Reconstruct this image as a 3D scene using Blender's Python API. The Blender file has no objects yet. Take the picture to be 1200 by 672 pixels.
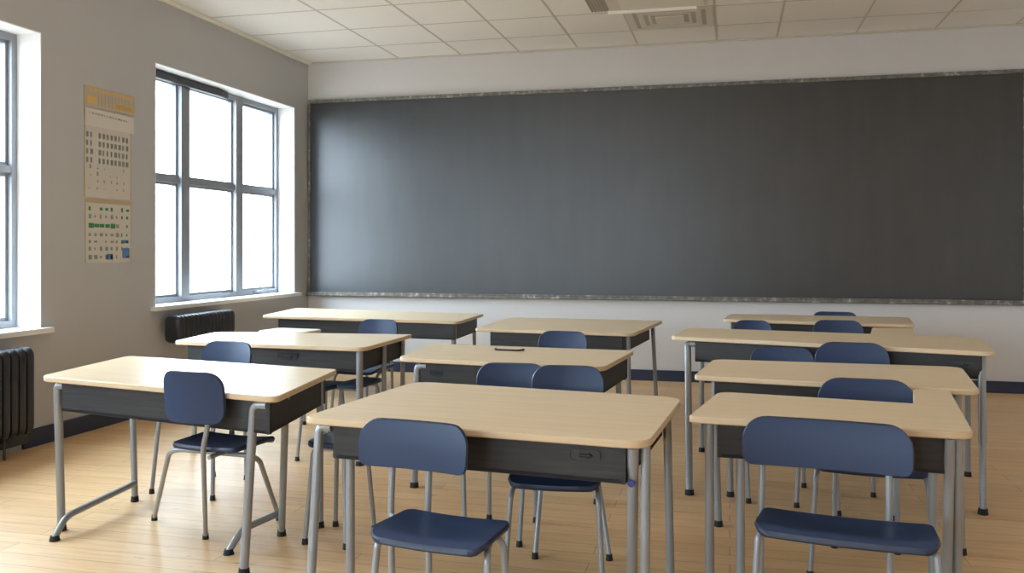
import bpy, bmesh, math, random
from mathutils import Vector, Matrix
random.seed(7)
scn = bpy.context.scene
COL = scn.collection

# ------------------------------------------------------------------ survey
# Room frame: x to the right along the chalkboard wall, y towards it, z up.
# The camera stands at x = y = 0; rays through photo points give positions.
F, CX, HY, H = 1035.0, 600.0, 292.0, 1.28
YAW = math.atan(0.2464)
cc, ss = math.cos(YAW), math.sin(YAW)
XL, YB, ZC, XR, YR = -4.383, 8.66, 3.27, 3.9, -5.6

def room(X, Y, z=0.0): return Vector((cc*X - ss*Y, ss*X + cc*Y, z))
def at_z(px, py, z):
    Y = (H - z)*F/(py - HY)
    return room((px - CX)/F*Y, Y, z)
def at_depth(px, Y, z=0.0): return room((px - CX)/F*Y, Y, z)

# ------------------------------------------------------------------ materials
def new_mat(name):
    m = bpy.data.materials.new(name); m.use_nodes = True
    nt = m.node_tree
    return m, nt, nt.nodes['Principled BSDF']

def lin(r, g, b):
    f = lambda c: c/12.92 if c <= 0.04045 else ((c + 0.055)/1.055)**2.4
    return (f(r/255), f(g/255), f(b/255), 1)

def plain(name, col, rough=0.5, metal=0.0, spec=0.5, noise=0.06, scale=14.0, bump=0.0, coat=0.0):
    m, nt, p = new_mat(name)
    tc = nt.nodes.new('ShaderNodeTexCoord')
    nz = nt.nodes.new('ShaderNodeTexNoise'); nz.inputs['Scale'].default_value = scale; nz.inputs['Detail'].default_value = 4
    nt.links.new(tc.outputs['Object'], nz.inputs['Vector'])
    mx = nt.nodes.new('ShaderNodeMix'); mx.data_type = 'RGBA'
    mx.inputs[6].default_value = tuple(c*(1 - noise) for c in col[:3]) + (1,)
    mx.inputs[7].default_value = tuple(min(1, c*(1 + noise)) for c in col[:3]) + (1,)
    nt.links.new(nz.outputs['Fac'], mx.inputs[0]); nt.links.new(mx.outputs[2], p.inputs['Base Color'])
    p.inputs['Roughness'].default_value = rough; p.inputs['Metallic'].default_value = metal
    p.inputs['Specular IOR Level'].default_value = spec; p.inputs['Coat Weight'].default_value = coat
    if bump:
        b = nt.nodes.new('ShaderNodeBump'); b.inputs['Strength'].default_value = bump; b.inputs['Distance'].default_value = 0.01
        nt.links.new(nz.outputs['Fac'], b.inputs['Height']); nt.links.new(b.outputs['Normal'], p.inputs['Normal'])
    return m

def grain(name, c1, c2, rough, stretch=(1.2, 22, 22), scale=3.0, spec=0.5, coat=0.0, coat_rough=0.2, detail=6):
    m, nt, p = new_mat(name)
    tc = nt.nodes.new('ShaderNodeTexCoord'); mp = nt.nodes.new('ShaderNodeMapping')
    mp.inputs['Scale'].default_value = stretch
    nt.links.new(tc.outputs['Object'], mp.inputs['Vector'])
    nz = nt.nodes.new('ShaderNodeTexNoise'); nz.inputs['Scale'].default_value = scale
    nz.inputs['Detail'].default_value = detail; nz.inputs['Distortion'].default_value = 0.6
    nt.links.new(mp.outputs['Vector'], nz.inputs['Vector'])
    r = nt.nodes.new('ShaderNodeValToRGB')
    r.color_ramp.elements[0].position = 0.3; r.color_ramp.elements[0].color = c1
    r.color_ramp.elements[1].position = 0.7; r.color_ramp.elements[1].color = c2
    nt.links.new(nz.outputs['Fac'], r.inputs['Fac']); nt.links.new(r.outputs['Color'], p.inputs['Base Color'])
    p.inputs['Roughness'].default_value = rough; p.inputs['Specular IOR Level'].default_value = spec
    p.inputs['Coat Weight'].default_value = coat; p.inputs['Coat Roughness'].default_value = coat_rough
    return m

def floor_mat():
    m, nt, p = new_mat('maple strip floor')
    N, L = nt.nodes, nt.links
    tc = N.new('ShaderNodeTexCoord')
    br = N.new('ShaderNodeTexBrick'); br.offset = 0.37; br.offset_frequency = 2
    br.inputs['Scale'].default_value = 1.0; br.inputs['Brick Width'].default_value = 1.5
    br.inputs['Row Height'].default_value = 0.115; br.inputs['Mortar Size'].default_value = 0.0016
    br.inputs['Mortar Smooth'].default_value = 0.6; br.inputs['Bias'].default_value = 0.0
    br.inputs['Color1'].default_value = lin(238, 198, 147); br.inputs['Color2'].default_value = lin(228, 185, 134)
    br.inputs['Mortar'].default_value = lin(136, 98, 62)
    L.new(tc.outputs['Object'], br.inputs['Vector'])
    mp = N.new('ShaderNodeMapping'); mp.inputs['Scale'].default_value = (1.3, 16, 1)
    L.new(tc.outputs['Object'], mp.inputs['Vector'])
    nz = N.new('ShaderNodeTexNoise'); nz.inputs['Scale'].default_value = 2.6; nz.inputs['Detail'].default_value = 8; nz.inputs['Distortion'].default_value = 0.8
    L.new(mp.outputs['Vector'], nz.inputs['Vector'])
    rp = N.new('ShaderNodeValToRGB')
    rp.color_ramp.elements[0].position = 0.28; rp.color_ramp.elements[0].color = (0.60, 0.55, 0.48, 1)
    rp.color_ramp.elements[1].position = 0.62; rp.color_ramp.elements[1].color = (1, 1, 1, 1)
    L.new(nz.outputs['Fac'], rp.inputs['Fac'])
    mu = N.new('ShaderNodeMix'); mu.data_type = 'RGBA'; mu.blend_type = 'MULTIPLY'; mu.inputs[0].default_value = 0.42
    L.new(br.outputs['Color'], mu.inputs[6]); L.new(rp.outputs['Color'], mu.inputs[7])
    # scuffs and knots
    n2 = N.new('ShaderNodeTexNoise'); n2.inputs['Scale'].default_value = 7.0; n2.inputs['Detail'].default_value = 2
    mp2 = N.new('ShaderNodeMapping'); mp2.inputs['Scale'].default_value = (1, 3.2, 1)
    L.new(tc.outputs['Object'], mp2.inputs['Vector']); L.new(mp2.outputs['Vector'], n2.inputs['Vector'])
    r2 = N.new('ShaderNodeValToRGB')
    r2.color_ramp.elements[0].position = 0.22; r2.color_ramp.elements[0].color = (0.42, 0.34, 0.26, 1)
    r2.color_ramp.elements[1].position = 0.31; r2.color_ramp.elements[1].color = (1, 1, 1, 1)
    L.new(n2.outputs['Fac'], r2.inputs['Fac'])
    m2 = N.new('ShaderNodeMix'); m2.data_type = 'RGBA'; m2.blend_type = 'MULTIPLY'; m2.inputs[0].default_value = 0.75
    L.new(mu.outputs[2], m2.inputs[6]); L.new(r2.outputs['Color'], m2.inputs[7])
    L.new(m2.outputs[2], p.inputs['Base Color'])
    rr = N.new('ShaderNodeMapRange'); rr.inputs['To Min'].default_value = 0.30; rr.inputs['To Max'].default_value = 0.46
    L.new(nz.outputs['Fac'], rr.inputs['Value']); L.new(rr.outputs['Result'], p.inputs['Roughness'])
    p.inputs['Specular IOR Level'].default_value = 0.5
    b = N.new('ShaderNodeBump'); b.inputs['Strength'].default_value = 0.12; b.inputs['Distance'].default_value = 0.004
    L.new(br.outputs['Fac'], b.inputs['Height']); b.invert = True; L.new(b.outputs['Normal'], p.inputs['Normal'])
    return m

def board_mat():
    m, nt, p = new_mat('chalkboard slate')
    N, L = nt.nodes, nt.links
    tc = N.new('ShaderNodeTexCoord')
    mp = N.new('ShaderNodeMapping'); mp.inputs['Scale'].default_value = (4.0, 1, 0.6)
    L.new(tc.outputs['Object'], mp.inputs['Vector'])
    nz = N.new('ShaderNodeTexNoise'); nz.inputs['Scale'].default_value = 2.0; nz.inputs['Detail'].default_value = 7
    L.new(mp.outputs['Vector'], nz.inputs['Vector'])
    n3 = N.new('ShaderNodeTexNoise'); n3.inputs['Scale'].default_value = 1.1; n3.inputs['Detail'].default_value = 5; n3.inputs['Distortion'].default_value = 1.2
    L.new(tc.outputs['Object'], n3.inputs['Vector'])
    ad = N.new('ShaderNodeMath'); ad.operation = 'ADD'
    L.new(nz.outputs['Fac'], ad.inputs[0]); L.new(n3.outputs['Fac'], ad.inputs[1])
    r = N.new('ShaderNodeValToRGB')
    r.color_ramp.elements[0].position = 0.35; r.color_ramp.elements[0].color = lin(30, 30, 30)
    r.color_ramp.elements[1].position = 0.75; r.color_ramp.elements[1].color = lin(45, 45, 46)
    hf = N.new('ShaderNodeMath'); hf.operation = 'MULTIPLY'; hf.inputs[1].default_value = 0.5
    L.new(ad.outputs[0], hf.inputs[0]); L.new(hf.outputs[0], r.inputs['Fac'])
    L.new(r.outputs['Color'], p.inputs['Base Color'])
    p.inputs['Roughness'].default_value = 0.39; p.inputs['Specular IOR Level'].default_value = 1.0
    return m

def frame_mat():
    m, nt, p = new_mat('worn aluminium board trim')
    N, L = nt.nodes, nt.links
    tc = N.new('ShaderNodeTexCoord')
    nz = N.new('ShaderNodeTexNoise'); nz.inputs['Scale'].default_value = 22.0; nz.inputs['Detail'].default_value = 5
    L.new(tc.outputs['Object'], nz.inputs['Vector'])
    r = N.new('ShaderNodeValToRGB')
    r.color_ramp.elements[0].position = 0.35; r.color_ramp.elements[0].color = lin(98, 95, 88)
    r.color_ramp.elements[1].position = 0.60; r.color_ramp.elements[1].color = lin(128, 125, 117)
    e = r.color_ramp.elements.new(0.74); e.color = lin(200, 196, 184)
    L.new(nz.outputs['Fac'], r.inputs['Fac']); L.new(r.outputs['Color'], p.inputs['Base Color'])
    p.inputs['Roughness'].default_value = 0.5; p.inputs['Metallic'].default_value = 0.3
    return m

def glass_mat():
    m, nt, p = new_mat('window glass')
    N, L = nt.nodes, nt.links
    tr = N.new('ShaderNodeBsdfTransparent'); tr.inputs['Color'].default_value = (0.96, 0.98, 0.98, 1)
    gl = N.new('ShaderNodeBsdfGlossy'); gl.inputs['Roughness'].default_value = 0.03
    mx = N.new('ShaderNodeMixShader')
    mx.inputs['Fac'].default_value = 0.05; L.new(tr.outputs[0], mx.inputs[1]); L.new(gl.outputs[0], mx.inputs[2])
    L.new(mx.outputs[0], N['Material Output'].inputs['Surface'])
    return m

M = dict(
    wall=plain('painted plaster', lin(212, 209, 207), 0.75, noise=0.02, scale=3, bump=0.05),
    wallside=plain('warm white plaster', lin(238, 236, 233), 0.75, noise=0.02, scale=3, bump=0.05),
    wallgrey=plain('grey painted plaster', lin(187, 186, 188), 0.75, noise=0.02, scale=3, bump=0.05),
    reveal=plain('white reveal paint', lin(238, 238, 236), 0.6, noise=0.01),
    ceil=plain('ceiling tile', lin(243, 238, 231), 0.9, noise=0.03, scale=120, bump=0.1),
    grid=plain('ceiling grid', lin(206, 199, 188), 0.6, noise=0.02),
    floor=floor_mat(), board=board_mat(), trim=frame_mat(), glass=glass_mat(),
    base=plain('navy skirting paint', lin(40, 50, 76), 0.45, noise=0.05),
    wframe=plain('grey window frame paint', lin(146, 149, 156), 0.4, metal=0.1, noise=0.04),
    dark=plain('dark rail metal', lin(58, 60, 66), 0.5, noise=0.05),
    top=grain('maple laminate', lin(240, 213, 174), lin(248, 227, 193), 0.30, (0.9, 16, 16), 2.6),
    edge=grain('maple edge band', lin(206, 180, 145), lin(218, 194, 160), 0.5, (0.9, 16, 16), 2.6),
    pale=grain('pale maple', lin(228, 214, 192), lin(236, 224, 204), 0.4, (0.9, 16, 16), 2.6),
    box=grain('charcoal wood grain', lin(22, 21, 21), lin(48, 46, 45), 0.55, (1.0, 26, 26), 3.0),
    latch=plain('black latch plate', lin(30, 30, 31), 0.4),
    metal=plain('grey tube steel', lin(150, 154, 158), 0.34, metal=0.3, noise=0.05, scale=9),
    rubber=plain('black rubber', lin(26, 26, 28), 0.7),
    navy=plain('navy moulded plastic', lin(46, 61, 91), 0.40, spec=0.3, noise=0.04, scale=30, bump=0.03),
    navyrim=plain('dark navy plastic rim', lin(36, 46, 70), 0.4, noise=0.04),
    bolt=plain('blue bolt cap', lin(34, 52, 120), 0.4),
    rad=plain('black radiator enamel', lin(40, 41, 48), 0.38, noise=0.05),
    pipe=plain('dark pipe paint', lin(58, 57, 58), 0.5),
    paper=plain('yellowed paper', lin(206, 199, 190), 0.85, noise=0.05, scale=9),
    paper2=plain('white paper', lin(214, 208, 200), 0.85, noise=0.03, scale=9),
    tan=plain('tan paper', lin(188, 168, 138), 0.85, noise=0.05),
    orange=plain('orange print', lin(214, 176, 112), 0.85),
    tanbase=plain('grey tan card', lin(186, 172, 150), 0.85, noise=0.05),
    ink=plain('grey green ink', lin(138, 145, 145), 0.85),
    ink2=plain('faint grey ink', lin(158, 152, 146), 0.85),
    green=plain('green print', lin(70, 132, 86), 0.85), blue=plain('blue print', lin(96, 132, 186), 0.85),
    vent=plain('vent enamel', lin(222, 216, 204), 0.5, noise=0.02), ventdark=plain('vent slot grey', lin(184, 178, 169), 0.6),
    lens=plain('light lens acrylic', lin(236, 230, 214), 0.35, noise=0.02),
    white=plain('white lip', lin(248, 246, 240), 0.4, noise=0.01),
)

# ------------------------------------------------------------------ mesh tools
def add_box(bm, x0, x1, y0, y1, z0, z1, mi=0):
    v = [bm.verts.new((x, y, z)) for z in (z0, z1) for y in (y0, y1) for x in (x0, x1)]
    for f in ((0,2,3,1), (4,5,7,6), (0,1,5,4), (2,6,7,3), (0,4,6,2), (1,3,7,5)):
        bm.faces.new([v[i] for i in f]).material_index = mi

def add_prism(bm, pts, z0, z1, mi=0, bevel=0.0):
    """vertical prism over a CCW outline; bevel gives a softened top and bottom edge"""
    n = len(pts)
    c = sum((Vector((p[0], p[1])) for p in pts), Vector((0, 0)))/n
    def ring(z, ins):
        out = []
        for i, p in enumerate(pts):
            p = Vector((p[0], p[1]))
            if ins:
                a = Vector(pts[i-1][:2]); b = Vector(pts[(i+1) % n][:2])
                t = (b - a); t = t.normalized() if t.length > 1e-9 else Vector((1, 0))
                p = p + Vector((-t.y, t.x))*ins
            out.append(bm.verts.new((p.x, p.y, z)))
        return out
    if bevel:
        R = [ring(z0, bevel), ring(z0 + bevel, 0), ring(z1 - bevel, 0), ring(z1, bevel)]
    else:
        R = [ring(z0, 0), ring(z1, 0)]
    bm.faces.new(list(reversed(R[0]))).material_index = mi
    bm.faces.new(R[-1]).material_index = mi
    for a, b in zip(R, R[1:]):
        for i in range(n):
            j = (i + 1) % n
            bm.faces.new((a[i], a[j], b[j], b[i])).material_index = mi
    return R

def fillet(pts, r, k=6):
    pts = [Vector(p) for p in pts]; out = [pts[0]]
    for i in range(1, len(pts) - 1):
        a, b, c = pts[i-1], pts[i], pts[i+1]
        u, w = (a - b), (c - b); lu, lw = u.length, w.length
        u.normalize(); w.normalize()
        d = min(r, lu*0.49, lw*0.49)
        p, q = b + u*d, b + w*d
        for t in range(k + 1):
            t /= k
            out.append(p*(1-t)**2 + b*2*t*(1-t) + q*t*t)
    out.append(pts[-1]); return out

def add_tube(bm, pts, r, seg=12, bend=0.0, mi=0, r_end=None):
    pts = fillet(pts, bend) if bend and len(pts) > 2 else [Vector(p) for p in pts]
    n = len(pts); rings = []; up = None
    for i, p in enumerate(pts):
        t = (pts[min(i+1, n-1)] - pts[max(i-1, 0)]).normalized()
        if up is None:
            up = Vector((1, 0, 0)) if abs(t.x) < 0.9 else Vector((0, 1, 0))
        s = t.cross(up).normalized(); up = s.cross(t).normalized()
        rr = r if r_end is None else r + (r_end - r)*i/(n - 1)
        rings.append([bm.verts.new(p + (s*math.cos(2*math.pi*k/seg) + up*math.sin(2*math.pi*k/seg))*rr) for k in range(seg)])
    for a, b in zip(rings, rings[1:]):
        for k in range(seg):
            bm.faces.new((a[k], a[(k+1) % seg], b[(k+1) % seg], b[k])).material_index = mi
    bm.faces.new(rings[0]).material_index = mi; bm.faces.new(list(reversed(rings[-1]))).material_index = mi

def rounded_poly(pts, radii, k=7):
    """round the corners of a CCW polygon"""
    out = []; n = len(pts)
    for i in range(n):
        a, b, c = (Vector(pts[i-1][:2]), Vector(pts[i][:2]), Vector(pts[(i+1) % n][:2]))
        u, w = a - b, c - b; lu, lw = u.length, w.length
        u.normalize(); w.normalize(); d = min(radii[i], lu*0.45, lw*0.45)
        if d < 1e-4: out.append(b); continue
        p, q = b + u*d, b + w*d
        for t in range(k + 1):
            t /= k; out.append(p*(1-t)**2 + b*2*t*(1-t) + q*t*t)
    return out

def add_shell(bm, w, h, r_lo, r_hi, th, place, nu=18, nv=14, taper=0.0, mi=0, mi_rim=0):
    """rounded-corner moulded sheet; (u, v) over w x h, place(u, v, t) gives the point"""
    def hw(v):
        e = 0.0
        if v < r_lo: d = r_lo - v; e = r_lo - math.sqrt(max(0, r_lo*r_lo - d*d))
        if v > h - r_hi: d = v - (h - r_hi); e = max(e, r_hi - math.sqrt(max(0, r_hi*r_hi - d*d)))
        return w/2 - e - taper*abs(v/h)
    vs = [h*(0.5 - 0.5*math.cos(math.pi*j/nv)) for j in range(nv + 1)]
    us = [math.sin(math.pi*(i/nu - 0.5)) for i in range(nu + 1)]
    L = {}
    for s in (1, -1):
        for j, v in enumerate(vs):
            for i, u in enumerate(us):
                ins = 0.25*th
                vv = min(max(v, ins), h - ins)
                L[s, j, i] = bm.verts.new(place(u*(hw(v) - ins), vv, s*th/2))
    rim = {}
    loop = [(0, i) for i in range(nu)] + [(j, nu) for j in range(nv)] + [(nv, i) for i in range(nu, 0, -1)] + [(j, 0) for j in range(nv, 0, -1)]
    for j, i in loop: rim[j, i] = bm.verts.new(place(us[i]*hw(vs[j]), vs[j], 0))
    for j in range(nv):
        for i in range(nu):
            q = [(j, i), (j, i+1), (j+1, i+1), (j+1, i)]
            bm.faces.new([L[(1,) + a] for a in q]).material_index = mi
            bm.faces.new([L[(-1,) + a] for a in reversed(q)]).material_index = mi
    for a, b in zip(loop, loop[1:] + loop[:1]):
        bm.faces.new((L[(1,) + b], L[(1,) + a], rim[a], rim[b])).material_index = mi_rim
        bm.faces.new((rim[b], rim[a], L[(-1,) + a], L[(-1,) + b])).material_index = mi_rim

def obj(name, bm, mats, parent=None, smooth=True, angle=40):
    bmesh.ops.recalc_face_normals(bm, faces=bm.faces)
    me = bpy.data.meshes.new(name); bm.to_mesh(me); bm.free()
    for m in (mats if isinstance(mats, (list, tuple)) else [mats]): me.materials.append(m)
    if smooth:
        for p in me.polygons: p.use_smooth = True
        me.set_sharp_from_angle(angle=math.radians(angle))
    o = bpy.data.objects.new(name, me); COL.objects.link(o)
    if parent: o.parent = parent
    return o

def tag(o, label, cat, group=None):
    o['label'] = label; o['category'] = cat
    if group: o['group'] = group
    return o

def thing(name, label, cat, loc=(0, 0, 0), rz=0.0, group=None):
    o = bpy.data.objects.new(name, None); COL.objects.link(o)
    o.empty_display_size = 0.1
    o.location = loc; o.rotation_euler = (0, 0, rz)
    tag(o, label, cat, group)
    Mi = (Matrix.Translation(Vector(loc)) @ Matrix.Rotation(rz, 4, 'Z')).inverted()
    return o, Mi

def struct(name, bm, mats, parent=None, smooth=False):
    o = obj(name, bm, mats, parent, smooth)
    if not parent: o['kind'] = 'structure'
    return o

# ------------------------------------------------------------------ room shell
bm = bmesh.new(); add_box(bm, XL - 0.3, XR + 0.2, YR - 0.2, YB + 0.2, -0.12, 0.0); struct('floor', bm, M['floor'])
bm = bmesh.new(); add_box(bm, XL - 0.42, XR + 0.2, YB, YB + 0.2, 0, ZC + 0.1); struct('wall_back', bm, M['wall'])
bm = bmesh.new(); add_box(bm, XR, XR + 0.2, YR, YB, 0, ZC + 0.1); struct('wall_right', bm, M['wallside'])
REAR = [('fill_window_5', -3.9, -1.61, 0.80, 2.75)]      # unseen window added behind the viewpoint for fill and board glow
bm = bmesh.new()
xs = [XL - 0.42]
for _, a, b_, z0, z1 in REAR:
    xs += [a, b_]; add_box(bm, a, b_, YR - 0.4, YR, 0, z0); add_box(bm, a, b_, YR - 0.4, YR, z1, ZC + 0.1)
xs.append(XR + 0.2)
for i in range(0, len(xs), 2): add_box(bm, xs[i], xs[i+1], YR - 0.4, YR, 0, ZC + 0.1)
struct('wall_front', bm, M['wallside'])

WIN = [('window_1', 6.07, 8.36, 0.80, 2.75), ('window_2', 2.60, 4.885, 0.735, 2.70), ('fill_window_3', -0.87, 1.42, 0.735, 2.70), ('fill_window_4', -4.34, -2.05, 0.735, 2.70)]  # the last two are out of view, added to bring in fill daylight
bm = bmesh.new()
WX0 = XL - 0.40
ys = [YR]
for _, y0, y1, z0, z1 in sorted(WIN, key=lambda w: w[1]): ys += [y0, y1]
ys.append(YB)
for i in range(0, len(ys), 2): add_box(bm, WX0, XL, ys[i], ys[i+1], 0, ZC + 0.1)
for _, y0, y1, z0, z1 in WIN:
    add_box(bm, WX0, XL, y0, y1, 0, z0); add_box(bm, WX0, XL, y0, y1, z1, ZC + 0.1)
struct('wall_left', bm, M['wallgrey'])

def window(name, y0, y1, z0, z1, full, rear=False):
    root = bpy.data.objects.new(name, None); COL.objects.link(root); root['kind'] = 'structure'
    root.location = (XL - 0.2, (y0 + y1)/2, z0)
    O = Vector(root.location)
    def part(n, bm, mats, parent=root, sm=False):
        for v in bm.verts: v.co -= O
        return obj(n, bm, mats, parent, sm)
    xf0, xf1 = XL - 0.265, XL - 0.185
    # white painted lining of the reveal
    b = bmesh.new(); t = 0.006
    add_box(b, xf0, XL - 0.001, y0 + 0.0005, y0 + t, z0 + 0.03, z1 - t); add_box(b, xf0, XL - 0.001, y1 - t, y1 - 0.0005, z0 + 0.03, z1 - t)
    add_box(b, xf0, XL - 0.001, y0 + 0.0005, y1 - 0.0005, z1 - t, z1 - 0.0005)
    part('reveal_lining', b, M['reveal'])
    b = bmesh.new()
    add_box(b, xf0 - 0.02, XL + 0.0, y0 + 0.001, y1 - 0.001, z0 + 0.0005, z0 + 0.028)
    add_box(b, XL + 0.0, XL + 0.05, y0 - 0.06, y1 + 0.06, z0 - 0.006, z0 + 0.028)
    bmesh.ops.remove_doubles(b, verts=b.verts, dist=1e-5)
    part('sill', b, M['reveal'])
    yi0, yi1, zi0, zi1 = y0 + t, y1 - t, z0 + 0.028, z1 - t
    fw = 0.045
    b = bmesh.new()
    add_box(b, xf0, xf1, yi0, yi0 + fw, zi0, zi1); add_box(b, xf0, xf1, yi1 - fw, yi1, zi0, zi1)
    add_box(b, xf0, xf1, yi0 + fw, yi1 - fw, zi0, zi0 + fw); add_box(b, xf0, xf1, yi0 + fw, yi1 - fw, zi1 - fw, zi1)
    part('window_frame', b, M['wframe'])
    m1, m2 = y0 + 0.655, y0 + 1.52
    mw = 0.06
    for m in (m1, m2):
        b = bmesh.new(); add_box(b, xf0 - 0.005, xf1 + 0.012, m - mw, m + mw, zi0 + fw, zi1 - fw); part('mullion', b, M['wframe'])
    spans = [(yi0 + fw, m1 - mw), (m1 + mw, m2 - mw), (m2 + mw, yi1 - fw)]
    zt = z0 + 1.067; th = 0.024; st = 0.022
    for a, c in spans:
        b = bmesh.new(); add_box(b, xf0 + 0.01, xf1 - 0.005, a, c, zt - th, zt + th); part('transom', b, M['wframe'])
        for q0, q1 in ((zi0 + fw, zt - th), (zt + th, zi1 - fw)):
            b = bmesh.new(); xs0, xs1 = xf0 + 0.005, xf1 - 0.03
            add_box(b, xs0, xs1, a, a + st, q0, q1); add_box(b, xs0, xs1, c - st, c, q0, q1)
            add_box(b, xs0, xs1, a + st, c - st, q0, q0 + st); add_box(b, xs0, xs1, a + st, c - st, q1 - st, q1)
            sash = part('sash', b, M['wframe'])
            b = bmesh.new(); add_box(b, xf0 + 0.02, xf0 + 0.026, a + st, c - st, q0 + st, q1 - st)
            part('pane', b, M['glass'], sash)
    if full:
        b = bmesh.new()
        add_prism(b, rounded_poly([(xf1 + 0.002, yi0 + 0.01), (xf1 + 0.062, yi0 + 0.01), (xf1 + 0.062, yi0 + 1.12), (xf1 + 0.035, yi0 + 1.28), (xf1 + 0.002, yi0 + 1.28)], [0.004]*5), z1 - 0.075, z1 - 0.012, bevel=0.006)
        part('blind_rail', b, M['dark'])
        b = bmesh.new()
        hy = m2 + 0.32
        add_box(b, xf1, xf1 + 0.012, hy - 0.05, hy + 0.05, zi0 + 0.012, zi0 + 0.038)
        add_tube(b, [(xf1 + 0.01, hy, zi0 + 0.025), (xf1 + 0.045, hy, zi0 + 0.03), (xf1 + 0.05, hy + 0.12, zi0 + 0.05)], 0.009, 8, 0.02)
        part('latch_handle', b, M['wframe'], sm=True)
    # the opening also guides the daylight sampling
    ld = bpy.data.lights.new('daylight portal', 'AREA'); ld.shape = 'RECTANGLE'; ld.size = y1 - y0; ld.size_y = z1 - z0
    ld.cycles.is_portal = True
    lo = bpy.data.objects.new('daylight_portal', ld); COL.objects.link(lo)
    lo.location = (XL - 0.30, (y0 + y1)/2, (z0 + z1)/2); lo.rotation_euler = (math.radians(90), 0, math.radians(-90))
    if rear:      # turned a quarter so that it sits in the rear wall; there y0..y1 runs along -x
        root.rotation_euler = (0, 0, math.radians(90)); root.location = (-(y0 + y1)/2, YR - 0.2, z0)
        lo.location = (-(y0 + y1)/2, YR - 0.30, (z0 + z1)/2); lo.rotation_euler = (math.radians(90), 0, 0)
for i, w in enumerate(WIN): window(*w, i == 0)
for n_, a, b_, z0, z1 in REAR: window(n_, -b_, -a, z0, z1, False, True)

# ceiling: laid-in tiles between slim grid bars
xl = [XL, -3.35, -2.67, -2.06, -1.46, -0.87, -0.12, 0.43, 1.13, 1.80, 2.46, 3.12, XR]
yl = [YB]
y = YB - 0.58
while y > YR: yl.append(y); y -= 0.66
yl.append(YR); yl = sorted(yl)
bm = bmesh.new()
add_box(bm, XL - 0.2, XR + 0.2, YR - 0.2, YB + 0.2, ZC + 0.003, ZC + 0.15, 0)
g = 0.009
for x in xl[1:-1]: add_box(bm, x - g, x + g, YR, YB, ZC, ZC + 0.008, 1)
for a, b_ in zip(xl, xl[1:]):
    for yy in yl[1:-1]: add_box(bm, a + g, b_ - g, yy - g, yy + g, ZC + 0.001, ZC + 0.008, 1)
struct('ceiling', bm, [M['ceil'], M['grid']])
bm = bmesh.new(); add_box(bm, XL, XL + 0.03, YR, YB, ZC - 0.022, ZC); add_box(bm, XL + 0.03, XL + 0.055, YR, YB, ZC - 0.006, ZC); struct('trim_1', bm, M['ceil'])
bm = bmesh.new(); add_box(bm, XL + 0.055, XR, YB - 0.022, YB, ZC - 0.012, ZC); struct('trim_2', bm, M['grid'])

def skirting(name, x0, x1, y0, y1, h):
    bm = bmesh.new(); add_box(bm, x0, x1, y0, y1, 0, h)
    es = [e for e in bm.edges if all(abs(v.co.z - h) < 1e-6 for v in e.verts)]
    bmesh.ops.bevel(bm, geom=es, offset=0.005, segments=2, affect='EDGES'); struct(name, bm, M['base'])
skirting('baseboard_back', XL + 0.02, XR - 0.02, YB - 0.018, YB, 0.105)
skirting('baseboard_left', XL, XL + 0.018, 4.72, YB - 0.02, 0.115)
skirting('baseboard_right', XR - 0.018, XR, YR, YB - 0.02, 0.105)

# ------------------------------------------------------------------ chalkboard
BX0, BX1, BZ0, BZ1 = -4.343, 2.512, 0.815, 2.832
cb, Mi = thing('chalkboard', 'wide dark grey chalkboard with thin worn metal frame filling the far wall', 'chalkboard', ((BX0 + BX1)/2, YB, BZ0))
def cpart(n, b, m, sm=False):
    bmesh.ops.transform(b, matrix=Mi, verts=b.verts); return obj(n, b, m, cb, sm)
b = bmesh.new(); add_box(b, BX0, BX1, YB - 0.022, YB - 0.002, BZ0, BZ1); cpart('board_surface', b, M['board'])
b = bmesh.new(); add_box(b, BX0 - 0.02, BX1 + 0.02, YB - 0.038, YB - 0.002, BZ1, BZ1 + 0.035); cpart('top_rail', b, M['trim'])
for x in (BX0 - 0.025, BX1):
    b = bmesh.new(); add_box(b, x, x + 0.025, YB - 0.032, YB - 0.002, BZ0, BZ1); cpart('side_rail', b, M['trim'])
b = bmesh.new()
add_prism(b, [(BX0 - 0.02, YB - 0.075), (BX1 + 0.02, YB - 0.075), (BX1 + 0.02, YB - 0.002), (BX0 - 0.02, YB - 0.002)], BZ0 - 0.032, BZ0, bevel=0.006)
add_box(b, BX0 - 0.02, BX1 + 0.02, YB - 0.075, YB - 0.067, BZ0 - 0.002, BZ0 + 0.012)
cpart('chalk_tray', b, M['trim'])

# ------------------------------------------------------------------ wall papers
def sheet(name, y0, y1, z0, z1, marks, mats, label, cat, group=None):
    b = bmesh.new(); add_box(b, XL + 0.001, XL + 0.005, y0, y1, z0, z1, 0)
    for (a, c, q0, q1, mi) in marks: add_box(b, XL + 0.0045, XL + 0.0058, y0 + a, y0 + c, z0 + q0, z0 + q1, mi)
    o = obj(name, b, mats, None, False)
    # origin at the sheet's lower edge
    c = Vector((XL, (y0 + y1)/2, z0))
    for v in o.data.vertices: v.co -= c
    o.location = c
    return tag(o, label, cat, group)
rnd = random.Random(3)
mk = []
for k in range(16): mk.append((0.03 + k*0.031, 0.05 + k*0.031, 0.115, 0.140, 1))
mk += [(0.03, 0.125, 0.025, 0.075, 1), (0.32, 0.53, 0.02, 0.062, 1)]
for k in range(10): mk.append((0.14 + k*0.036, 0.145 + k*0.036, 0.02 if k < 5 else 0.065, 0.105, 2))
for k in range(6): mk.append((0.335 + k*0.031, 0.343 + k*0.031, 0.026, 0.056, 3))
sheet('hanging_banner', 5.276, 5.812, 2.285, 2.432, mk, [M['tanbase'], M['orange'], M['ink2'], M['tan']], 'small orange and tan banner above the paper charts on the left wall', 'banner')
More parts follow.
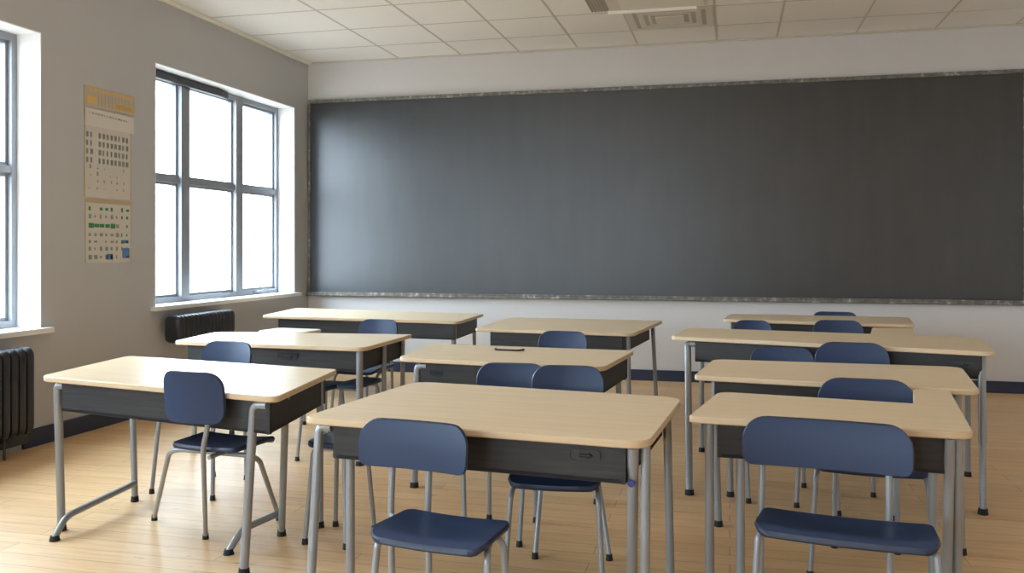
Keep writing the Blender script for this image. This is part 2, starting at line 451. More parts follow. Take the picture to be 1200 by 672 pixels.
mk = [(0.0, 0.008, 0, 0.63, 3), (0.49, 0.498, 0, 0.50, 3), (-0.001, 0.53, 0.505, 0.628, 4)]
for k in range(14): mk.append((0.05 + k*0.03, 0.05 + k*0.03 + rnd.uniform(0.006, 0.022), 0.595 - k*0.001, 0.606 - k*0.001, 1 if k % 3 else 2))
for row in range(4):
    z = 0.445 - row*0.06
    for k in range(11):
        if k == 2: continue
        w = rnd.uniform(0.014, 0.030); a = 0.018 + k*0.042
        mk.append((a, a + w, z - 0.018, z + 0.018, 1)); mk.append((a + 0.006, a + 0.010, z - 0.024, z + 0.020, 2))
for row in range(4):
    for k in range(6):
        a = 0.05 + k*0.072 + rnd.uniform(-0.01, 0.01); z = 0.205 - row*0.048
        if rnd.random() < 0.75: mk.append((a, a + rnd.uniform(0.006, 0.018), z, z + rnd.uniform(0.006, 0.03), 2))
sheet('hanging_timetable', 5.276, 5.776, 1.645, 2.272, mk, [M['paper'], M['ink'], M['ink2'], M['tan'], M['paper2']], 'long paper chart with rows of grey marks, middle sheet hung on left wall', 'paper chart')
mk = [(0.0, 0.008, 0, 0.455, 4), (0.484, 0.492, 0, 0.455, 4), (0.008, 0.484, 0.425, 0.455, 5)]
for row, z in enumerate((0.385, 0.33, 0.265, 0.20, 0.15, 0.10, 0.04)):
    for k in range(8):
        if rnd.random() < 0.12: continue
        a = 0.035 + k*0.057; w = rnd.uniform(0.012, 0.036); h = rnd.uniform(0.014, 0.034)
        mi = 1 if (row in (0, 2) and k < 5) or k >= 6 and row < 5 else 2
        if row == 2 and k < 5: w = rnd.uniform(0.040, 0.054); h = rnd.uniform(0.022, 0.036)
        mk.append((a, min(a + w, 0.48), z - h/2, z + h/2, mi))
mk += [(0.22, 0.285, 0.02, 0.062, 3), (0.39, 0.47, 0.03, 0.105, 3), (0.40, 0.46, 0.14, 0.165, 3)]
sheet('hanging_chart', 5.284, 5.776, 1.182, 1.640, mk, [M['paper'], M['green'], M['ink'], M['blue'], M['tan'], M['tan']], 'paper chart with green and blue patches, lowest sheet on the left wall', 'paper chart')

# ------------------------------------------------------------------ radiators
def radiator(y0, y1, z0, z1, pitch, label, feet):
    t, Mi = thing('radiator', label, 'radiator', (XL + 0.125, (y0 + y1)/2, 0), 0, 'black column radiators on the left wall')
    def part(n, b, m):
        bmesh.ops.transform(b, matrix=Mi, verts=b.verts); return obj(n, b, m, t)
    n = int((y1 - y0)/pitch); x0, x1 = XL + 0.055, XL + 0.195
    for k in range(n):
        y = y0 + (k + 0.5)*(y1 - y0)/n; hw = pitch*0.40
        prof = rounded_poly([(x0, z0), (x1, z0), (x1, z1), (x0, z1)], [0.05, 0.05, 0.05, 0.05], 6)
        b = bmesh.new(); R = []
        for dy, ins in ((-hw, 0.012), (-hw*0.6, 0.0), (hw*0.6, 0.0), (hw, 0.012)):
            c = Vector(((x0 + x1)/2, (z0 + z1)/2))
            ring = []
            for p in prof:
                d = (p - c); d = d*(1 - ins/d.length)
                ring.append(b.verts.new((c.x + d.x, y + dy, c.y + d.y)))
            R.append(ring)
        b.faces.new(R[0]); b.faces.new(list(reversed(R[-1])))
        for A, B in zip(R, R[1:]):
            for i in range(len(prof)): b.faces.new((A[i], A[(i+1) % len(prof)], B[(i+1) % len(prof)], B[i]))
        part('column', b, M['rad'])
    for z in (z0 + 0.05, z1 - 0.045):
        b = bmesh.new(); add_tube(b, [((x0 + x1)/2, y0 + 0.005, z), ((x0 + x1)/2, y1 - 0.005, z)], 0.032, 14); part('header_pipe', b, M['rad'])
    for y in (y0 + 0.12, y1 - 0.12):
        b = bmesh.new(); add_box(b, XL + 0.0015, x0 + 0.03, y - 0.015, y + 0.015, (z0 + z1)/2 - 0.05, (z0 + z1)/2 + 0.05); part('bracket', b, M['pipe'])
    if feet:
        b = bmesh.new(); add_tube(b, [((x0 + x1)/2, y1 - 0.17, z0 + 0.05), ((x0 + x1)/2, y1 - 0.17, 0.0)], 0.008, 10); part('supply_pipe', b, M['pipe'])
    else:
        b = bmesh.new(); add_tube(b, [((x0 + x1)/2, y1 - 0.1, z0 + 0.05), ((x0 + x1)/2, y1 - 0.1, 0.0)], 0.010, 10); part('supply_pipe', b, M['pipe'])
radiator(2.75, 4.62, 0.135, 0.672, 0.062, 'tall black column radiator at left edge below the nearest window', True)
radiator(6.10, 6.91, 0.54, 0.752, 0.05, 'short black radiator below the sill of the far left window', False)
bm = bmesh.new(); add_tube(bm, [(XL + 0.045, YR + 0.02, 0.075), (XL + 0.045, 4.70, 0.075)], 0.03, 12)
tag(obj('heating_pipe', bm, M['pipe']), 'dark heating pipe along the left wall foot under the tall radiator', 'pipe')

# ------------------------------------------------------------------ ceiling fittings
vx0, vx1, vy0, vy1 = -0.86, -0.135, 7.40, 8.06
t, Mi = thing('ceiling_vent', 'square stepped air vent set in the ceiling above the chalkboard', 'air vent', ((vx0 + vx1)/2, (vy0 + vy1)/2, ZC))
def vpart(n, b, m):
    bmesh.ops.transform(b, matrix=Mi, verts=b.verts); return obj(n, b, m, t, False)
b = bmesh.new(); add_box(b, vx0, vx1, vy0, vy1, ZC - 0.003, ZC + 0.004); vpart('back_plate', b, M['ventdark'])
def flat_ring(ins, w, z0, z1):
    b = bmesh.new(); x0, x1, y0, y1 = vx0 + ins, vx1 - ins, vy0 + ins*0.88, vy1 - ins*0.88
    add_box(b, x0, x1, y0, y0 + w, z0, z1); add_box(b, x0, x1, y1 - w, y1, z0, z1)
    add_box(b, x0, x0 + w, y0 + w, y1 - w, z0, z1); add_box(b, x1 - w, x1, y0 + w, y1 - w, z0, z1)
    bmesh.ops.remove_doubles(b, verts=b.verts, dist=1e-5); return b
vpart('flange', flat_ring(0, 0.06, ZC - 0.007, ZC - 0.003), M['vent'])
vpart('louvre', flat_ring(0.095, 0.05, ZC - 0.006, ZC - 0.003), M['vent'])
vpart('louvre', flat_ring(0.18, 0.025, ZC - 0.006, ZC - 0.003), M['vent'])
b = bmesh.new(); add_prism(b, [(vx0 + 0.24, vy0 + 0.215), (vx1 - 0.24, vy0 + 0.215), (vx1 - 0.24, vy1 - 0.215), (vx0 + 0.24, vy1 - 0.215)], ZC - 0.014, ZC - 0.003, bevel=0.004); vpart('centre_plate', b, M['vent'])

lx0, lx1, ly0, ly1 = -0.98, -0.16, 6.15, 7.33
t, Mi = thing('ceiling_light', 'flat pale ceiling light panel with bright lip beside the square vent', 'ceiling light', ((lx0 + lx1)/2, (ly0 + ly1)/2, ZC))
b = bmesh.new(); add_box(b, lx0 + 0.02, lx1 - 0.02, ly0, ly1 - 0.03, ZC - 0.020, ZC - 0.001); vpart('housing', b, M['vent'])
b = bmesh.new(); add_prism(b, [(lx0 + 0.12, ly0 + 0.02), (lx1 - 0.04, ly0 + 0.02), (lx1 - 0.04, ly1 - 0.05), (lx0 + 0.12, ly1 - 0.05)], ZC - 0.026, ZC - 0.019, bevel=0.003); vpart('diffuser', b, M['lens'])
b = bmesh.new(); add_prism(b, [(lx0, ly1 - 0.035), (lx1 - 0.1, ly1 - 0.035), (lx1 - 0.1, ly1), (lx0, ly1)], ZC - 0.042, ZC - 0.001, bevel=0.005); vpart('end_lip', b, M['white'])
b = bmesh.new()
add_box(b, lx0 - 0.14, lx0 + 0.02, ly0, ly1 - 0.02, ZC - 0.012, ZC - 0.001)
for k in range(6): add_box(b, lx0 - 0.135 + k*0.026, lx0 - 0.125 + k*0.026, ly0, ly1 - 0.02, ZC - 0.018, ZC - 0.011)
vpart('side_grille', b, M['ventdark'])

# ------------------------------------------------------------------ desks
DESK_GROUP = 'classroom desks with charcoal book boxes'
def lerp(a, b, t): return a + (b - a)*t

def desk(label, zt, FL, BL, BR, FR, legs, leaf=None, radii=(0.05, 0.07, 0.07, 0.05), box_h=0.125, box_in=(0.075, 0.05, 0.06, 0.05), rails=(), latch=None, latch2=None, bolts=(), handle=None, box_v=(0.035, 0.93)):
    P = [at_z(*p, zt) for p in (FL, BL, BR, FR)]
    fl, bl, br, fr = P
    c = (fl + bl + br + fr)/4; c.z = 0
    d = (fr - fl) + (br - bl); rz = math.atan2(d.y, d.x)
    root, Mi = thing('school_desk', label, 'desk', c, rz, DESK_GROUP)
    def L(v): return Mi @ Vector(v)
    def uv(u, v, z):
        p = lerp(lerp(fl, fr, u), lerp(bl, br, u), v); return L((p.x, p.y, z))
    W = ((fr - fl).length + (br - bl).length)/2; D = ((bl - fl).length + (br - fr).length)/2
    # tabletop (outline runs counter-clockwise)
    out = [L(fl), L(fr), L(br)]; rr = [radii[0], radii[3], radii[2]]
    if leaf:
        far, inner = leaf
        q = [L(at_z(*p, zt)) for p in far]              # outer right, outer left of the leaf
        def on_back(px):
            t = (px - BL[0])/(BR[0] - BL[0]); return L(at_z(px, BL[1] + (BR[1] - BL[1])*t, zt))
        if len(inner) == 1: out[2] = q[0]; rr[2] = 0.03
        else: out += [on_back(inner[1]), q[0]]; rr += [0.0, 0.03]
        out += [q[1], on_back(inner[0])]; rr += [0.03, 0.0]
    out.append(L(bl)); rr.append(radii[1])
    poly = rounded_poly(out, rr)
    th = 0.024
    b = bmesh.new(); add_prism(b, poly, zt - th, zt, 0, bevel=0.004)
    for f in b.faces:
        f.normal_update()
        if abs(f.normal.z) < 0.9: f.material_index = 1
    top = obj('tabletop', b, [M['top'], M['edge']], root, True, 30)
    # book box: front and side boards with a floor, open towards the back
    zb1, zb0 = zt - th - 0.001, zt - th - box_h
    u0, u1 = box_in[0]*1.0/W, 1 - box_in[1]*1.0/W; v0, v1 = box_v[0]/D if box_v[0] < 0.4 else box_v[0], box_v[1]
    q = [uv(u0, v0, 0), uv(u1, v0, 0), uv(u1, v1, 0), uv(u0, v1, 0)]
    b = bmesh.new()
    def board(p0, p1, z0, z1, t=0.014):
        p0, p1 = Vector(p0), Vector(p1); d = (p1 - p0); d.z = 0; n = Vector((-d.y, d.x, 0)).normalized()*t
        add_prism(b, [p0[:2], p1[:2], (p1 + n)[:2], (p0 + n)[:2]], z0, z1, bevel=0.003)
    board(q[0], q[1], zb0, zb1); board(q[1], q[2], zb0 + 0.0, zb1); board(q[3], q[0], zb0, zb1)
    board(q[2], q[3], zb0, zb1)
    add_prism(b, [p[:2] for p in q], zb0 + 0.002, zb0 + 0.014)
    bx = obj('book_box', b, M['box'], root, False)
    ex = (q[1] - q[0]).normalized(); ey = Vector((-ex.y, ex.x, 0))
    def plate(px, py, w, h, name):
        # recessed latch plate on the front board where the photo shows it
        n = Vector((ey.x, ey.y)); wp = Mi.inverted() @ q[0]
        nrm = (Mi.inverted().to_3x3() @ ey)
        ray = Vector((*(room((px - CX)/F, 1)[:2]), -(py - HY)/F)); o = Vector((0, 0, H))
        s = (wp - o).dot(nrm)/ray.dot(nrm); p = L(o + ray*s)
        b = bmesh.new(); R = Matrix((ex, Vector((0, 0, 1)), -ey)).transposed().to_4x4()
        pr = rounded_poly([(-w/2, -h/2), (w/2, -h/2), (w/2, h/2), (-w/2, h/2)], [h*0.35]*4, 5)
        ins = [(x*0.9, y*0.78) for x, y in pr]
        V = [[b.verts.new((x, y, z)) for x, y in S] for S, z in ((pr, -0.002), (pr, 0.004), (ins, 0.004), (ins, 0.001))]
        for A, B in zip(V, V[1:]):
            for k in range(len(pr)): b.faces.new((A[k], A[(k+1) % len(pr)], B[(k+1) % len(pr)], B[k]))
        b.faces.new(V[-1]); b.faces.new(list(reversed(V[0])))
        add_tube(b, [(-w*0.16, 0, 0.004), (w*0.2, 0, 0.004)], h*0.13, 10)
        add_tube(b, [(w*0.1, h*0.2, 0.004), (w*0.26, 0, 0.004), (w*0.1, -h*0.2, 0.004)], h*0.07, 8)
        bmesh.ops.transform(b, matrix=Matrix.Translation(p) @ R, verts=b.verts)
        obj(name, b, M['latch'], root)
    if latch: plate(*latch, 'latch_plate')
    if latch2: plate(*latch2, 'latch_plate')
    if handle:
        p = L(at_z(*handle, zt)); b = bmesh.new()
        add_tube(b, [p + Vector((-0.085, 0.035, 0.004)), p + Vector((-0.07, -0.02, 0.004)), p + Vector((0.07, -0.02, 0.004)), p + Vector((0.085, 0.035, 0.004))], 0.006, 8, 0.015)
        obj('pull_handle', b, M['latch'], root)
    # legs
    for lg in legs:
        u, v = lg['at']; r = lg.get('r', 0.0155)
        a = uv(u, v, zt - th)
        if 'foot' in lg: f = L(at_z(*lg['foot'], 0.0))
        else:
            du, dv = lg.get('splay', (0, 0)); f = uv(u + du/W, v + dv/D, 0)
        bu = lg.get('bend', None)
        if bu:   # bent shoulder: runs out under the top, then turns down
            s = uv(u + bu[0]/W, v + bu[1]/D, zt - th - r*1.1); k = a.copy(); k.z = zt - th - r*1.1
            pts = [s, k, f + Vector((0, 0, 0.02))]; pts[1] = k
        else: pts = [a, f + Vector((0, 0, 0.02))]
        b = bmesh.new()
        if lg.get('telescope'):
            m = lerp(pts[-1], pts[-2], lg['telescope'])
            add_tube(b, pts[:-1] + [m], r, 14, 0.09); add_tube(b, [m + (pts[-2] - pts[-1]).normalized()*0.02, pts[-1]], r*0.82, 14)
        else: add_tube(b, pts, r, 14, 0.09)
        o = obj('leg', b, M['metal'], root)
        b = bmesh.new(); add_tube(b, [f + Vector((0, 0, 0.028)), f], r*1.12, 14, r_end=r*1.3); obj('foot_cap', b, M['rubber'], o)
        if lg.get('bolt'):
            tt = lg['bolt']; p = lerp(a, f, tt); nrm = -ey
            b = bmesh.new(); add_tube(b, [p + nrm*(r - 0.004), p + nrm*(r + 0.010)], 0.011, 12); obj('bolt_cap', b, M['bolt'], o)
    for A, B, drop in rails:   # floor rails: A, B photo points on the floor, carried a little above it
        a, e = L(at_z(*A, 0.0)), L(at_z(*B, 0.0))
        dr = (e - a).normalized()
        pts = [a + Vector((0, 0, 0.10)), e - dr*0.07 + Vector((0, 0, 0.085)), e + Vector((0, 0, 0.012))]
        b = bmesh.new(); add_tube(b, pts, 0.015, 12, 0.06); o = obj('floor_rail', b, M['metal'], root)
        b = bmesh.new(); add_tube(b, [e + Vector((0, 0, 0.022)), e], 0.018, 12, r_end=0.023); obj('foot_cap', b, M['rubber'], o)
    return root

S = 0.012
def four(w=0.06, d=0.06, sp=0.01, W=1.1, D=0.65):
    return [dict(at=(w/W, d/D), splay=(-sp, -sp)), dict(at=(1 - w/W, d/D), splay=(sp, -sp)),
            dict(at=(w/W, 1 - d/D), splay=(-sp, sp)), dict(at=(1 - w/W, 1 - d/D), splay=(sp, sp))]

# A: left front
desk('maple topped desk nearest the left wall, bright with window glare, legs on floor rails', 0.715, (46, 441), (150, 417), (396, 433), (324, 466),
     [dict(at=(0.055, 0.07), foot=(72, 622), bend=(0.05, 0), r=0.018), dict(at=(0.075, 0.86), foot=(158, 588)),
      dict(at=(0.90, 0.06), foot=(286, 674), bend=(0.07, 0), r=0.018), dict(at=(0.955, 0.30), foot=(330, 628)),
      dict(at=(0.955, 0.86), splay=(0, 0))],
     rails=[((158, 590), (64, 634), 0), ((331, 626), (268, 650), 0)], box_in=(0.115, 0.05, 0, 0), radii=(0.06, 0.06, 0.03, 0.06), box_h=0.13)
# B: centre front
desk('largest looking maple desk at front centre, with charcoal box and rear latch plate', 0.70, (354, 489), (487, 447), (801, 466), (760, 519),
     [dict(at=(0.025, 0.07), foot=(362, 730), bend=(0.05, 0.0), r=0.016), dict(at=(0.115, 0.10), splay=(0, 0.0)),
      dict(at=(0.957, 0.035), foot=(740, 748), r=0.017, bolt=0.17), dict(at=(0.985, 0.07), splay=(-0.004, 0.0), r=0.015),
      dict(at=(0.965, 0.80), foot=(786, 690))],
     latch=(685, 534, 0.10, 0.038), radii=(0.05, 0.10, 0.10, 0.08), box_in=(0.10, 0.075, 0, 0), box_h=0.118)
# C: right front
desk('maple desk at front right with a square leaf at its rear right corner', 0.70, (806, 488), (842, 459), (1104, 475), (1142, 508),
     [dict(at=(0.075, 0.06), foot=(832, 716), r=0.016), dict(at=(0.19, 0.10), splay=(0, 0), r=0.016),
      dict(at=(0.925, 0.03), foot=(1108, 742), r=0.016), dict(at=(0.955, 0.06), foot=(1121, 740), r=0.016),
      dict(at=(0.95, 0.88), splay=(0, 0))],
     leaf=([(1113, 457), (1070, 456)], [1070]), radii=(0.03, 0.07, 0.05, 0.06), box_in=(0.09, 0.06, 0, 0), box_h=0.12)
# D: second on the right
desk('narrow maple desk directly behind the front right desk', 0.70, (813, 440), (836, 421), (1127, 430), (1149, 458),
     [dict(at=(0.075, 0.08), foot=(842, 617)), dict(at=(0.93, 0.06), foot=(1127, 650)),
      dict(at=(0.08, 0.88), splay=(0, 0.01)), dict(at=(0.95, 0.9), foot=(1125, 598))],
     radii=(0.03, 0.08, 0.10, 0.06), box_in=(0.09, 0.10, 0, 0))
# E: third on the right
desk('long maple desk on the right with telescopic right leg and a rear leaf', 0.775, (786, 394), (806, 384), (1150, 396), (1168, 413),
     [dict(at=(0.055, 0.10), foot=(808, 580), r=0.019, bend=(0.05, 0)), dict(at=(0.965, 0.10), foot=(1152, 603), r=0.019, telescope=0.42),
      dict(at=(0.06, 0.88), splay=(0, 0.0)), dict(at=(0.955, 0.88), splay=(0, 0.0))],
     leaf=([(1071, 385), (1022, 384)], [1020, 1072]), radii=(0.04, 0.10, 0.10, 0.06), box_in=(0.14, 0.06, 0, 0), box_h=0.12, latch=(1130, 428, 0.09, 0.03))
# F: far right
desk('small looking maple desk at far right, last before the chalkboard', 0.75, (847, 374), (856, 368), (1066, 372), (1072, 381),
     four(0.06, 0.06, 0.0, 1.3, 0.6), radii=(0.04, 0.06, 0.1, 0.08), box_in=(0.06, 0.05, 0, 0))
# G: centre far
desk('maple desk at the far end of the centre row below the chalkboard', 0.70, (556, 385), (597, 372), (777, 376), (742, 391),
     [dict(at=(0.10, 0.08), splay=(0.0, 0)), dict(at=(0.955, 0.07), splay=(0.01, 0)), dict(at=(0.10, 0.9), splay=(0, 0)), dict(at=(0.955, 0.88), splay=(0.03, 0))],
     radii=(0.04, 0.10, 0.05, 0.07), box_in=(0.12, 0.09, 0, 0))
# H: centre second
desk('maple desk in the centre row with black pull handle lying on its top', 0.70, (466, 419), (508, 403), (744, 411), (707, 431),
     [dict(at=(0.09, 0.07), splay=(-0.02, 0), bend=(0.06, 0), r=0.019), dict(at=(0.955, 0.75), splay=(0.01, 0)), dict(at=(0.10, 0.9), splay=(0, 0)), dict(at=(0.95, 0.10), splay=(0, 0.02), r=0.013)],
     radii=(0.06, 0.12, 0.05, 0.09), box_in=(0.13, 0.03, 0, 0), handle=(595, 411), latch2=(511, 437, 0.07, 0.028))
# I: left second
desk('maple desk second from the front in the left row, latch plate on its front', 0.70, (202, 400), (254, 389), (484, 392), (426, 408),
     [dict(at=(0.10, 0.08), splay=(0, 0)), dict(at=(0.97, 0.04), splay=(0.0, 0), r=0.02), dict(at=(0.10, 0.9), splay=(0, 0)), dict(at=(0.97, 0.5), splay=(0.0, 0)), dict(at=(0.97, 0.9), splay=(0.0, 0))],
     radii=(0.06, 0.10, 0.03, 0.08), box_in=(0.10, 0.05, 0, 0), latch=(337, 417, 0.14, 0.042))
# J: left far
desk('wide maple desk at the far end of the left row beside the window wall', 0.70, (306, 370), (347, 361), (567, 368), (538, 377),
     [dict(at=(0.09, 0.12), splay=(0, 0), bend=(0.08, 0), r=0.018), dict(at=(0.965, 0.08), splay=(0.0, 0), r=0.02), dict(at=(0.09, 0.9), splay=(0, 0)), dict(at=(0.965, 0.9), splay=(0.0, 0))],
     radii=(0.06, 0.10, 0.03, 0.08), box_in=(0.17, 0.05, 0, 0), box_h=0.13)

# ------------------------------------------------------------------ chairs
CHAIR_GROUP = 'navy classroom chairs'
def chair(label, x0, x1, ytop, Y, ybot=None, yaw=None, sz=0.45, sd=0.36, sw=None, sx=0.0, bx=0.0, ups=None, feet=None, flip=False, tilt=0.10, rhi=0.07, rlo=0.035, front_splay=0.02, seat_gap=0.02, crv=0.045, shoulder=None, extra=()):
    """faces the camera unless flip; (x0, x1, ytop) is the backrest in the photo, Y its distance"""
    w = (x1 - x0)/F*Y; zt = H - (ytop - HY)/F*Y
    zb = H - (ybot - HY)/F*Y if ybot else zt - 0.215
    base = at_depth((x0 + x1)/2, Y, 0)
    if yaw is None: yaw = -4.8
    rz = math.radians(yaw) + (math.pi if flip else 0)
    root, Mi = thing('school_chair', label, 'chair', base, rz, CHAIR_GROUP)
    sw = sw or w*1.04
    h = zt - zb
    # backrest: curved, leaning back a little; local +y is the back of the chair
    b = bmesh.new()
    def pl(u, v, t):
        z = zb + v; y = tilt*(v - h*0.5) + crv*(1 - (2*u/w)**2)*0.6 + 0.012*(v/h)**3 - t
        return Vector((u, y, z))
    add_shell(b, w, h, min(rlo, h*0.4), min(rhi, h*0.55), 0.016, pl, 20, 16, 0, 0, 1)
    obj('backrest', b, [M['navy'], M['navyrim']], root, True, 50)
    # seat: dished, front edge rolled down
    ys0 = -seat_gap
    b = bmesh.new()
    def ps(u, v, t):
        f = v/sd
        z = sz - 0.008 - 0.010*math.sin(math.pi*min(1, f*1.1))*(1 - (2*u/sw)**2) - 0.020*max(0, (f - 0.8)/0.2)**2 + 0.006*(2*u/sw)**2
        return Vector((u + sx, ys0 - v, z + t))
    add_shell(b, sw, sd, 0.035, 0.05, 0.020, ps, 20, 16, -0.012, 0, 1)
    obj('seat', b, [M['navy'], M['navyrim']], root, True, 50)
    r = 0.0105
    # rear legs run up behind the backrest as uprights
    ups = ups if ups is not None else (-w*0.32, w*0.32)
    ft = [Mi @ at_z(*p, 0.0) if p else None for p in (feet or (None, None, None, None))]
    for k, ux in enumerate(ups):
        yk = crv*(1 - (2*ux/w)**2)*0.6 + (0.008 + r)*(-1 if flip else 1)
        f = ft[k] if k < 2 and ft[k] else Vector((ux*1.04, 0.035, 0))
        pts = [Vector((ux, yk + tilt*(h*0.20), zb + h*0.72)), Vector((ux, yk - tilt*h*0.5, zb - 0.01)), Vector((ux + (f.x - ux)*0.1, yk - 0.012, sz + 0.01)), f + Vector((0, 0, 0.015))]
        b = bmesh.new(); add_tube(b, pts, r, 12, 0.05)
        # tie under the seat
        add_tube(b, [Vector((ux, yk - 0.012, sz - 0.03)), Vector((ux*0.96 + sx*0.5, ys0 - 0.07, sz - 0.028))], r*0.85, 10)
        o = obj('leg', b, M['metal'], root)
        b = bmesh.new(); add_tube(b, [f + Vector((0, 0, 0.026)), f], r*1.15, 12, r_end=r*1.4); obj('foot_cap', b, M['rubber'], o)
    for s in (-1, 1):
        xk = sx + s*(sw/2 - 0.025)
        f = ft[2 if s < 0 else 3] or Vector((sx + s*(sw/2 + front_splay), ys0 - sd + 0.02, 0))
        zk = sz - 0.036
        sh = Vector((sx + s*(sw/2 - 0.002), ys0 - sd + 0.055, zk))
        pts = [Vector((xk - s*0.03, ys0 - 0.04, zk + 0.002)), Vector((xk, ys0 - sd*0.55, zk)), sh, f + Vector((0, 0, 0.015))]
        if shoulder:
            ysh = ys0 - sd*shoulder[0]
            pts = [Vector((sx, ysh, zk)), Vector((sx + s*(sw/2 + shoulder[1]), ysh, zk)), f + Vector((0, 0, 0.015))]
        b = bmesh.new(); add_tube(b, pts, r, 12, 0.075); o = obj('leg', b, M['metal'], root)
        b = bmesh.new(); add_tube(b, [f + Vector((0, 0, 0.026)), f], r*1.15, 12, r_end=r*1.4); obj('foot_cap', b, M['rubber'], o)
    for (ex_, ev, fx, fv) in extra:
        b = bmesh.new(); zk = sz - 0.036; f = Vector((fx, ys0 - sd*fv, 0))
        add_tube(b, [Vector((ex_ - 0.1, ys0 - sd*ev, zk)), Vector((ex_, ys0 - sd*ev, zk)), f + Vector((0, 0, 0.015))], r, 12, 0.075); o = obj('leg', b, M['metal'], root)
        b = bmesh.new(); add_tube(b, [f + Vector((0, 0, 0.026)), f], r*1.15, 12, r_end=r*1.4); obj('foot_cap', b, M['rubber'], o)
    b = bmesh.new(); zc = sz - 0.03
    add_tube(b, [Vector((sx - sw/2 + 0.03, ys0 - sd*0.6, zc)), Vector((sx + sw/2 - 0.03, ys0 - sd*0.6, zc))], 0.008, 10)
    obj('seat_brace', b, M['metal'], root)
    return root

chair('navy chair tucked backrest out at the bright desk nearest the left wall', 186, 271, 434, 3.50, ybot=496, flip=True, yaw=-5, sz=0.485, sd=0.29, sw=0.32, sx=0.0, ups=(-0.06, ), seat_gap=0.04,
      feet=((241, 632), None, (327, 610), (181, 610)), rhi=0.065, rlo=0.05, tilt=0.06, shoulder=(0.25, 0.055))
chair('navy chair at front centre with seat towards the camera', 410, 555, 495, 2.80, ybot=552, yaw=-8.5, sz=0.452, sd=0.245, sw=0.36, sx=0.168, ups=(-0.087, 0.045), extra=[(0.328, 0.12, 0.35, 0.10)], seat_gap=0.0, tilt=0.05, rhi=0.07, rlo=0.035, crv=0.03)
chair('wide navy chair at front right with bench like seat', 872, 1062, 494, 2.78, ybot=552, yaw=-8.0, sz=0.442, sd=0.205, sw=0.50, sx=0.06, ups=(-0.195, 0.185), seat_gap=0.0, tilt=0.05, rhi=0.075, rlo=0.035, crv=0.03)
chair('navy chair behind the front centre desk, right of a neighbouring chair, seat under the desk', 622, 708, 430, 3.76, yaw=4, sz=0.42, sd=0.48, sw=0.33, ups=(-0.10, 0.10), seat_gap=0.03, feet=((627, 655), (714, 657), None, None))
chair('navy chair behind the front centre desk, left one of an overlapping pair', 557, 641, 427, 4.12, yaw=4, sz=0.45, sd=0.30, sw=0.28, sx=-0.03, front_splay=-0.02, seat_gap=0.03)
chair('navy chair between the two farthest desks of the centre row', 629, 689, 389, 5.42, yaw=-4)
chair('navy chair behind the bright front left desk, near the wall side', 230, 299, 401, 4.9, yaw=-5)
chair('pale blue lit chair in front of the farthest left desk', 417, 468, 375, 6.42, yaw=-5)
chair('navy chair on the right half hidden behind the front right desk, beside its leaf', 961, 1069, 445, 3.71, yaw=-5, crv=0.02, tilt=0.04, ups=(-0.12, 0.12), rhi=0.09)
chair('navy chair at the long right desk, left one of two', 880, 953, 408, 4.74, yaw=-5, sw=0.27, sx=-0.035, front_splay=-0.02, crv=0.03)
chair('navy chair at the long right desk, right one of two, slightly taller', 957, 1040, 402, 4.555, yaw=-5, sw=0.28, sx=0.045, front_splay=-0.02, crv=0.02, tilt=0.02, ups=(-0.08, 0.10), rhi=0.09)
chair('navy chair at the farthest right desk, left one with only its top showing', 859, 904, 376, 6.1, yaw=-5)
chair('navy chair at the farthest right desk, right one in front of it', 954, 1010, 376, 6.0, yaw=-5)
chair('dark chair top showing behind the farthest right desk against the wall', 953, 1004, 366, 7.4, yaw=-5)

# ------------------------------------------------------------------ stools
def stool(name, label, px0, px1, Y, z, depth, mat, cat='stool', rz=-4.8, r=0.0105):
    w = (px1 - px0)/F*Y; c = at_depth((px0 + px1)/2, Y, 0)
    root, Mi = thing(name, label, cat, c, math.radians(rz), 'low stools among the desks')
    b = bmesh.new()
    add_prism(b, rounded_poly([(-w/2, -depth/2), (w/2, -depth/2), (w/2, depth/2), (-w/2, depth/2)], [min(0.06, w*0.3)]*4), z - 0.026, z, bevel=0.006)
    obj('seat', b, mat, root, True, 30)
    for sx in (-1, 1):
        for sy in (-1, 1):
            k = Vector((sx*(w/2 - 0.02), sy*(depth/2 - 0.05), z - 0.036)); f = Vector((sx*(w/2 + 0.005), sy*(depth/2 - 0.02), 0))
            b = bmesh.new(); add_tube(b, [Vector((0, k.y*0.9, z - 0.036)), k, f + Vector((0, 0, 0.015))], r, 12, 0.06); o = obj('leg', b, M['metal'], root)
            b = bmesh.new(); add_tube(b, [f + Vector((0, 0, 0.026)), f], r*1.15, 12, r_end=r*1.4); obj('foot_cap', b, M['rubber'], o)
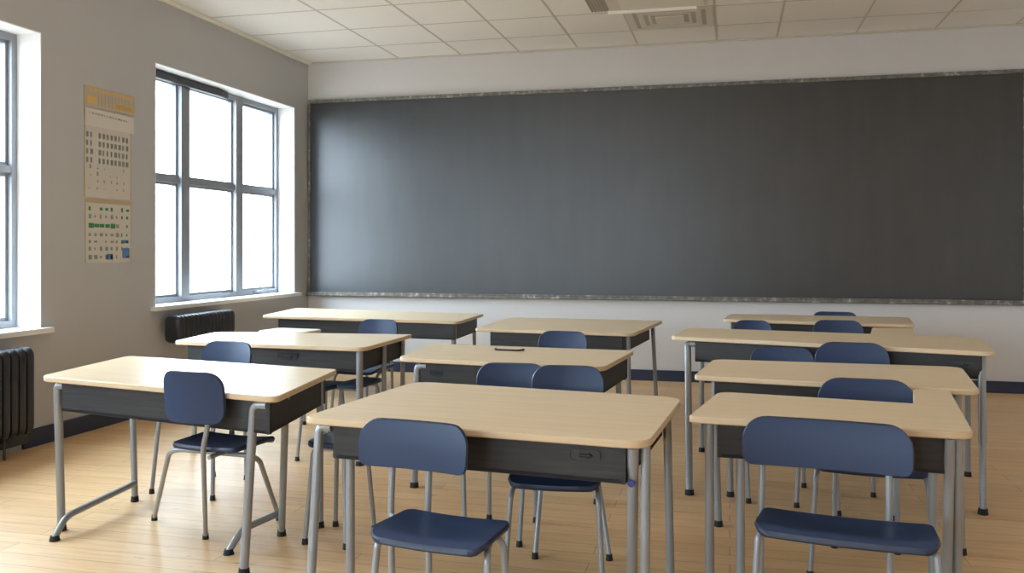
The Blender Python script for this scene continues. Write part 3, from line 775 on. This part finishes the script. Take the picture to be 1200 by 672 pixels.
stool('stool', 'low stool between the front left and front centre desks, behind the desk corner', 374, 424, 3.92, 0.45, 0.30, M['navy'])
stool('stool', 'low navy stool under the second left desk, the left one of two', 364, 393, 5.46, 0.44, 0.36, M['navy'])
stool('stool', 'low navy stool under the second left desk, the right one of two', 406, 437, 5.56, 0.45, 0.34, M['navy'])
stool('stool', 'pale topped stool standing behind the second left desk', 309, 371, 6.62, 0.672, 0.30, M['pale'])

# ------------------------------------------------------------------ daylight and camera
w = bpy.data.worlds.new('overcast sky'); scn.world = w; w.use_nodes = True
N, Lk = w.node_tree.nodes, w.node_tree.links
bg = N['Background']; tc = N.new('ShaderNodeTexCoord'); sp = N.new('ShaderNodeSeparateXYZ')
Lk.new(tc.outputs['Generated'], sp.inputs[0])
rp = N.new('ShaderNodeValToRGB')      # dull street below the horizon, overcast brightening towards the zenith
mr = N.new('ShaderNodeMapRange'); mr.inputs['From Min'].default_value = -1; mr.inputs['From Max'].default_value = 1
Lk.new(sp.outputs['Z'], mr.inputs['Value']); Lk.new(mr.outputs['Result'], rp.inputs['Fac'])
e = rp.color_ramp.elements
e[0].position = 0.42; e[0].color = (0.15, 0.155, 0.16, 1)
e[1].position = 0.50; e[1].color = (0.60, 0.71, 0.83, 1)
e.new(0.85).color = (0.70, 0.85, 1.0, 1)
Lk.new(rp.outputs['Color'], bg.inputs['Color']); bg.inputs['Strength'].default_value = 23.0
cam = bpy.data.cameras.new('camera'); co = bpy.data.objects.new('camera', cam); COL.objects.link(co)
cam.sensor_width = 36; cam.lens = F/1200*36; cam.shift_y = (HY - 336)/1200.0; cam.clip_start = 0.05
co.location = (0, 0, H); co.rotation_euler = (math.radians(90), 0, YAW)
scn.camera = co
vs = scn.view_settings
vs.view_transform = 'Standard'; vs.look = 'None'; vs.gamma = 1; vs.use_curve_mapping = False; vs.exposure = 0.0
cy = scn.cycles
cy.max_bounces = 10; cy.diffuse_bounces = 6; cy.glossy_bounces = 4; cy.transparent_max_bounces = 8
cy.caustics_reflective = False; cy.caustics_refractive = False
cy.use_denoising = True; cy.sample_clamp_indirect = 8.0
